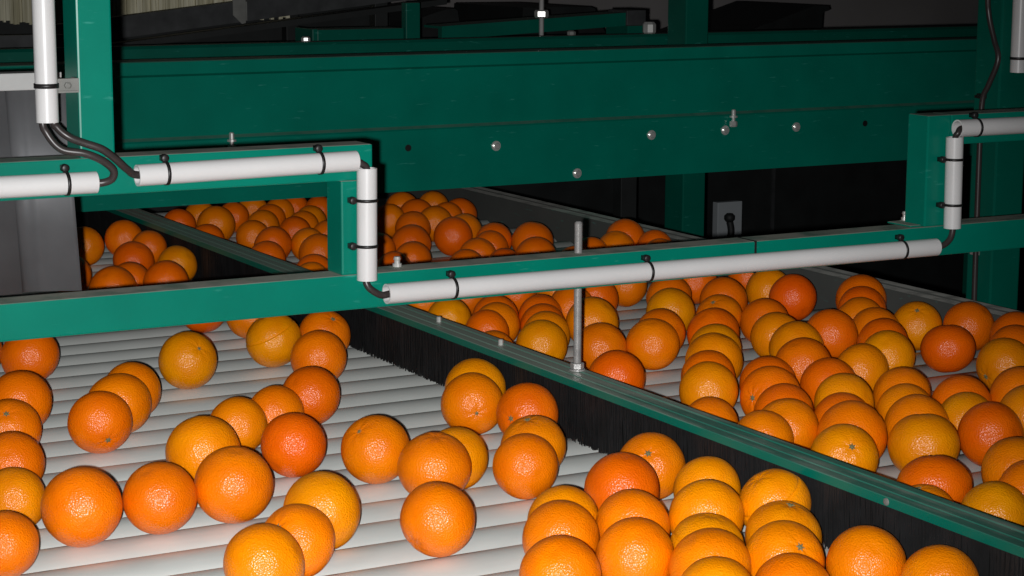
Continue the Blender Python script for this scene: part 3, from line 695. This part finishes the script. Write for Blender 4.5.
pm_ = post('dark green post in the background just right of the middle, behind the wide beam', 2.754, 2.819, 4.12, 4.20, 1.2, M_green_dimmed); rebase(pm_)
cable('long black cable hanging down the left corner of the right edge post',
      [(2.214, PO+.02, .75), (2.216, PO+.02, .55), (2.220, PO+.02, .50), (2.2225, PO+.008, .46), (2.2215, PO-.004, .43), (2.217, PO+.01, .39), (2.2145, PO+.02, .365), (2.2145, PO+.022, .30), (2.216, PO+.022, .12), (2.218, PO+.022, -.1), (2.218, PO+.022, -.6), (2.216, PO+.022, FZ+.02)], .0045)

# ------------------------------------------------------------------ dim machinery beyond
CY = 4.6
ch = thing('rear_conveyor_channel', 'dark green channel rising to the right above the wide beam, held by a bright rod', 'channel', (2.64, CY, FZ))
def slant(bm, x0, z0, x1, z1, h, y0, y1):
    vs = [bm.verts.new(p) for p in ((x0, y0, z0), (x1, y0, z1), (x1, y0, z1+h), (x0, y0, z0+h), (x0, y1, z0), (x1, y1, z1), (x1, y1, z1+h), (x0, y1, z0+h))]
    for f in ((0, 1, 2, 3), (5, 4, 7, 6), (3, 2, 6, 7), (1, 0, 4, 5), (0, 3, 7, 4), (2, 1, 5, 6)): bm.faces.new([vs[k] for k in f])
    bmesh.ops.recalc_face_normals(bm, faces=bm.faces[:]); return bm
b = slant(bmesh.new(), 2.343, .358, 2.885, .384, .034, CY, CY+.02)
slant(b, 2.343, .386, 2.885, .412, .006, CY+.02, CY+.10)
link('channel_side', b, M_green_dimmed, ch)
link('end_bracket', box(bmesh.new(), 2.8855, 2.945, CY-.01, CY+.10, .28, .384, .002), M_green_dimmed, ch)
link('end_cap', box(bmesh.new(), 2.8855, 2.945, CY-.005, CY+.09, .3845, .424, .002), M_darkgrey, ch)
link('foot_bracket', box(bmesh.new(), 2.365, 2.405, CY+.0005, CY+.06, .25, .357, .002), M_green_dimmed, ch)
link('foot_bracket', box(bmesh.new(), 2.365, 2.405, CY+.0005, CY+.06, FZ, .2495, .002), M_dark, ch)
link('foot_bracket', box(bmesh.new(), 2.89, 2.94, CY+.02, CY+.06, FZ, .2795, .002), M_dark, ch)
rebase(ch)
hr = thing('hanger_rod', 'thin bright hanging rod with nuts above the wide beam at top centre', 'rod', (2.613, CY-.03, .30))
link('rod', lathe(bmesh.new(), [(.0065, 0), (.0065, .6)], (2.613, CY-.03, .30), (0, 0, 1), 12), M_steel, hr)
for z, r, h in ((.410, .018, .020), (.310, .016, .012)):
    link('nut', lathe(bmesh.new(), [(r*.85, 0), (r, h*.2), (r, h*.8), (r*.85, h)], (2.613, CY-.03, z), (0, 0, 1), 6), M_zinc, hr)
rebase(hr)
gb = thing('green_box_channel', 'small dark green box channel lying left of the slim post at top', 'channel', (2.12, CY+.05, FZ))
link('channel_body', box(bmesh.new(), 2.004, 2.238, CY, CY+.10, .352, .390, .003), M_green_dimmed, gb)
link('channel_end', box(bmesh.new(), 1.990, 2.0035, CY-.004, CY+.104, .348, .392, .002), M_green_dimmed, gb)
link('support_leg', box(bmesh.new(), 2.05, 2.09, CY+.03, CY+.07, FZ, .3515, .002), M_dark, gb)
link('support_leg', box(bmesh.new(), 2.16, 2.20, CY+.03, CY+.07, FZ, .3515, .002), M_dark, gb)
rebase(gb)
sp_ = post('slim dark green post in the background at top left of centre', 2.243, 2.283, CY-.0, CY+.026, .452, M_green_dimmed); rebase(sp_)

# black inclined conveyor side behind, top left
ic = thing('inclined_conveyor', 'black inclined conveyor side rising to the right across the top left background', 'conveyor', (1.7, 5.2, FZ))
b = slant(bmesh.new(), 1.50, .326, 2.65, .450, .056, 5.2, 5.24)
link('side_plate', b, M_darkgrey, ic)
b = bmesh.new()
prism_y(b, [(2.008, .56), (2.008, .405), (2.033, .381), (2.044, .384), (2.044, .56)], 5.165, 5.169); box(b, 2.0445, 2.048, 5.165, 5.1985, .39, .44)
link('hanger_bracket', b, M_rail, ic)
b = slant(bmesh.new(), 1.52, .300, 2.66, .424, .016, 5.19, 5.25)
link('lower_flange', b, M_dark, ic)
for x in (1.62, 2.48):
    link('leg', box(bmesh.new(), x-.02, x+.02, 5.241, 5.28, FZ, .33+(x-1.5)*.107, .002), M_dark, ic)
rebase(ic)
st = thing('bristle_curtain', 'pale straw coloured bristle curtain in the top left background', 'curtain', (1.75, 5.6, .34))
b = bmesh.new(); rnd = random.Random(5); x = 1.25
while x < 2.35:
    w = rnd.uniform(.006, .011); box(b, x, x+w, 5.6+rnd.uniform(0, .01), 5.615, .377+rnd.uniform(-.008, .006), .72); x += w+.0008
s_ = link('bristles', b, M_straw, st); s_['kind'] = 'stuff'
link('header_bar', box(bmesh.new(), 1.2, 2.4, 5.59, 5.64, .7205, .76, .003), M_dark, st)
for x in (1.22, 2.38): link('header_leg', box(bmesh.new(), x-.02, x+.02, 5.642, 5.68, FZ, .755, .002), M_dark, st)
rebase(st)
lb = thing('grey_trough', 'rough dark grey steel trough at the top left edge behind the tall pipe', 'trough', (1.4, 5.0, FZ))
prof = [(5.0, .315), (5.0, .365), (5.006, .368), (5.02, .368), (5.02, .372), (4.99, .372), (4.99, .311), (5.10, .305), (5.10, .31), (5.02, .315)]
link('trough_body', prism_x(bmesh.new(), prof, 1.0, 1.51), M_darkgrey, lb)
for x in (1.06, 1.46): link('leg', box(bmesh.new(), x-.02, x+.02, 5.03, 5.07, FZ, .3045, .002), M_dark, lb)
rebase(lb)

# added black mass that keeps the space below the beam dark, shoulders follow silhouettes
mh = thing('dark_backdrop', 'black machine mass added to darken the space beyond the far rail', 'backdrop', (5.0, 6.2, FZ))
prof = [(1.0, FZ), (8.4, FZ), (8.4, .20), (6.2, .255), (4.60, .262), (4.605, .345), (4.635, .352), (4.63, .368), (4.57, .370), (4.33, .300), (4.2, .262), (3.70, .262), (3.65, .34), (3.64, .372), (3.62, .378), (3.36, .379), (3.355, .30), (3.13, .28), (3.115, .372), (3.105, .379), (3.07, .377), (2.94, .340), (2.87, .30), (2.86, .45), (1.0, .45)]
link('backdrop_body', prism_y(bmesh.new(), prof, 6.0, 6.5), M_dark, mh)
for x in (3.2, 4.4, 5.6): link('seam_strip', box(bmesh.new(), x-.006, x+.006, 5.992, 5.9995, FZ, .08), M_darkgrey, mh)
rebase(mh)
cb = thing('control_box', 'small grey control box with a dark lever below the wide beam at right', 'box', (3.86, 5.55, FZ))
link('box_body', box(bmesh.new(), 3.815, 3.913, 5.5, 5.53, -.55, -.245, .003), M_box, cb)
b = bmesh.new(); tube(b, spline([(3.835, 5.47, -.47), (3.833, 5.465, -.40), (3.842, 5.46, -.34), (3.838, 5.465, -.30)], 6), [.012]*18+[.008], 10)
lathe(b, [(.012, 0), (.018, .008), (.018, .02), (.01, .028)], (3.838, 5.465, -.305), (0, 0, 1), 12)
box(b, 3.825, 3.845, 5.47, 5.4995, -.49, -.46)
link('lever', b, M_dark, cb, True)
link('stand', box(bmesh.new(), 3.835, 3.885, 5.502, 5.528, FZ, -.5505, .002), M_dark, cb)
rebase(cb)

# ------------------------------------------------------------------ oranges
def orange_mesh(seed, crease=None, star=False, squash=.965):
    b = bmesh.new(); bmesh.ops.create_uvsphere(b, u_segments=48 if crease is None else 72, v_segments=32 if crease is None else 120, radius=1)
    off = Vector((seed*3.1, seed*1.7, seed*.9))
    for v in b.verts:
        d = v.co.normalized(); r = 1.0
        r += .016*noise.noise(d*1.3+off) + .006*noise.noise(d*3.5+off)
        th = math.acos(max(-1, min(1, d.z)))
        r -= .055*math.exp(-(th/.17)**2)              # dimple round the stem
        r -= .03*math.exp(-((PI-th)/.16)**2)
        ph = math.atan2(d.y, d.x)
        r -= (.014 if not star else .03)*math.exp(-((th-.26)/.20)**2)*(.5+.5*math.cos((7 if not star else 8)*ph+seed))
        if crease is not None:
            r -= .05*math.exp(-((d.z-crease)/.032)**2)*(.3+.7*(.5+.5*math.cos(ph)))
            r -= .012/(1+math.exp(-(d.z-crease)/.02))
        v.co = Vector((d.x*r, d.y*r, d.z*r*squash))
    mx = max(v.co.length for v in b.verts)
    for v in b.verts: v.co /= mx
    return link('orange_mesh_source', b, M_peel, None, True)
SRC = [orange_mesh(s, squash=q) for s, q in ((1, .965), (2, .95), (3, .985), (4, .97), (5, .94))]
CRE = orange_mesh(6, crease=.34); STAR = orange_mesh(7, star=True)
meshes = [o.data for o in SRC]; mc, ms = CRE.data, STAR.data
for o in SRC+[CRE, STAR]: bpy.data.objects.remove(o)
for me in meshes+[mc, ms]: me.name = 'orange'
b = bmesh.new()                                       # star shaped stem button
lathe(b, [(.055, -.03), (.06, .0), (.045, .022), (.02, .03)], (0, 0, .905), (0, 0, 1), 12)
for k in range(6):
    a = 2*PI*k/6; c, s = math.cos(a), math.sin(a)
    p = [Vector((c*.04-s*.035, s*.04+c*.035, .905)), Vector((c*.04+s*.035, s*.04-c*.035, .905)), Vector((c*.125, s*.125, .915)), Vector((c*.06, s*.06, .935))]
    vs = [b.verts.new(q) for q in p]
    for f in ((0, 1, 3), (1, 2, 3), (2, 0, 3), (0, 2, 1)): b.faces.new([vs[i] for i in f])
bmesh.ops.recalc_face_normals(b, faces=b.faces[:])
so = link('stem_button', b, M_stem); stem_me = so.data; bpy.data.objects.remove(so)

COL = {'y': (.94, .275, .0), 'o': (.94, .208, .0), 'd': (.92, .156, .0), 'r': (.90, .125, .0)}
rnd = random.Random(11); CAMP = Vector((0, 0, CAM_H))
SQ = {'R56': .88, 'R66': .90, 'R72': .86}
for i, (oid, x, y, z, r, col, sd, label) in enumerate(ORANGES):
    me = mc if oid in ('A15', 'B13', 'B10') else ms if oid == 'R38' else meshes[i % 5]
    o = bpy.data.objects.new('orange', me); C.objects.link(o)
    p = Vector((x, y, z)); tocam = (CAMP-p).normalized()
    if sd: d = Vector(sd)
    else:
        while True:
            d = Vector((rnd.uniform(-1, 1), rnd.uniform(-1, 1), rnd.uniform(-1, 1)))
            if .3 < d.length < 1 and d.normalized().dot(tocam) < -.1: break
    if oid in SQ: d = Vector((.05, .25, 1))
    d.normalize()
    q = Vector((0, 0, 1)).rotation_difference(d) @ Quaternion((0, 0, 1), rnd.uniform(0, 6.28))
    if me is mc:                                      # the deep side of the crease looks at the viewer
        q0 = Vector((0, 0, 1)).rotation_difference(d); t = q0.inverted() @ tocam
        q = q0 @ Quaternion((0, 0, 1), math.atan2(t.y, t.x))
    o.rotation_mode = 'QUATERNION'; o.rotation_quaternion = q
    s = r*.9985
    o.scale = (s, s, s*SQ.get(oid, 1.0)/(.965 if oid in SQ else 1))
    o.location = (x, y, z-(1-SQ.get(oid, 1.0))*r*.4)
    c = COL[col]; j = rnd.uniform(.94, 1.05); k = rnd.uniform(.90, 1.12)
    o.color = (min(1, c[0]*j), c[1]*k, c[2], 1)
    tag(o, label, 'orange', 'oranges riding on the conveyor rollers')
    if oid in STEMS:
        sb = bpy.data.objects.new('stem_button', stem_me); C.objects.link(sb); sb.parent = o; sb['label'] = 'dry greenish stem button'

# ------------------------------------------------------------------ light: the camera's flash, and a trace of hall light
L = bpy.data.lights.new('camera_flash', 'SPOT'); L.energy = FLASH; L.shadow_soft_size = .006; L.spot_size = math.radians(46); L.spot_blend = .9
lo = bpy.data.objects.new('camera_flash', L); C.objects.link(lo)
W = bpy.data.worlds.new('hall'); bpy.context.scene.world = W; W.use_nodes = True
bg = W.node_tree.nodes['Background']; bg.inputs['Color'].default_value = (.8, .9, 1, 1); bg.inputs['Strength'].default_value = AMB

# ------------------------------------------------------------------ camera
cd = bpy.data.cameras.new('camera'); cam = bpy.data.objects.new('camera', cd); C.objects.link(cam)
cd.sensor_width = 36; cd.lens = CAM_F/1024*36; cd.clip_start = .05
R, U, F = Vector(CAM_R), Vector(CAM_U), Vector(CAM_FW)
cam.matrix_world = Matrix(((R.x, U.x, -F.x, 0), (R.y, U.y, -F.y, 0), (R.z, U.z, -F.z, CAM_H), (0, 0, 0, 1)))
sc = bpy.context.scene; sc.camera = cam
lo.location = CAMP - R*.024 - U*.012
tgt = CAMP + F*2.6 - R*.12 - U*.03
lo.rotation_mode = 'QUATERNION'; lo.rotation_quaternion = (tgt-Vector(lo.location)).to_track_quat('-Z', 'Y')
sc.view_settings.view_transform = 'Standard'; sc.view_settings.look = 'None'
sc.view_settings.exposure = 0; sc.view_settings.gamma = 1; sc.view_settings.use_curve_mapping = False
for o in C.objects:
    if '_local' in o: del o['_local']
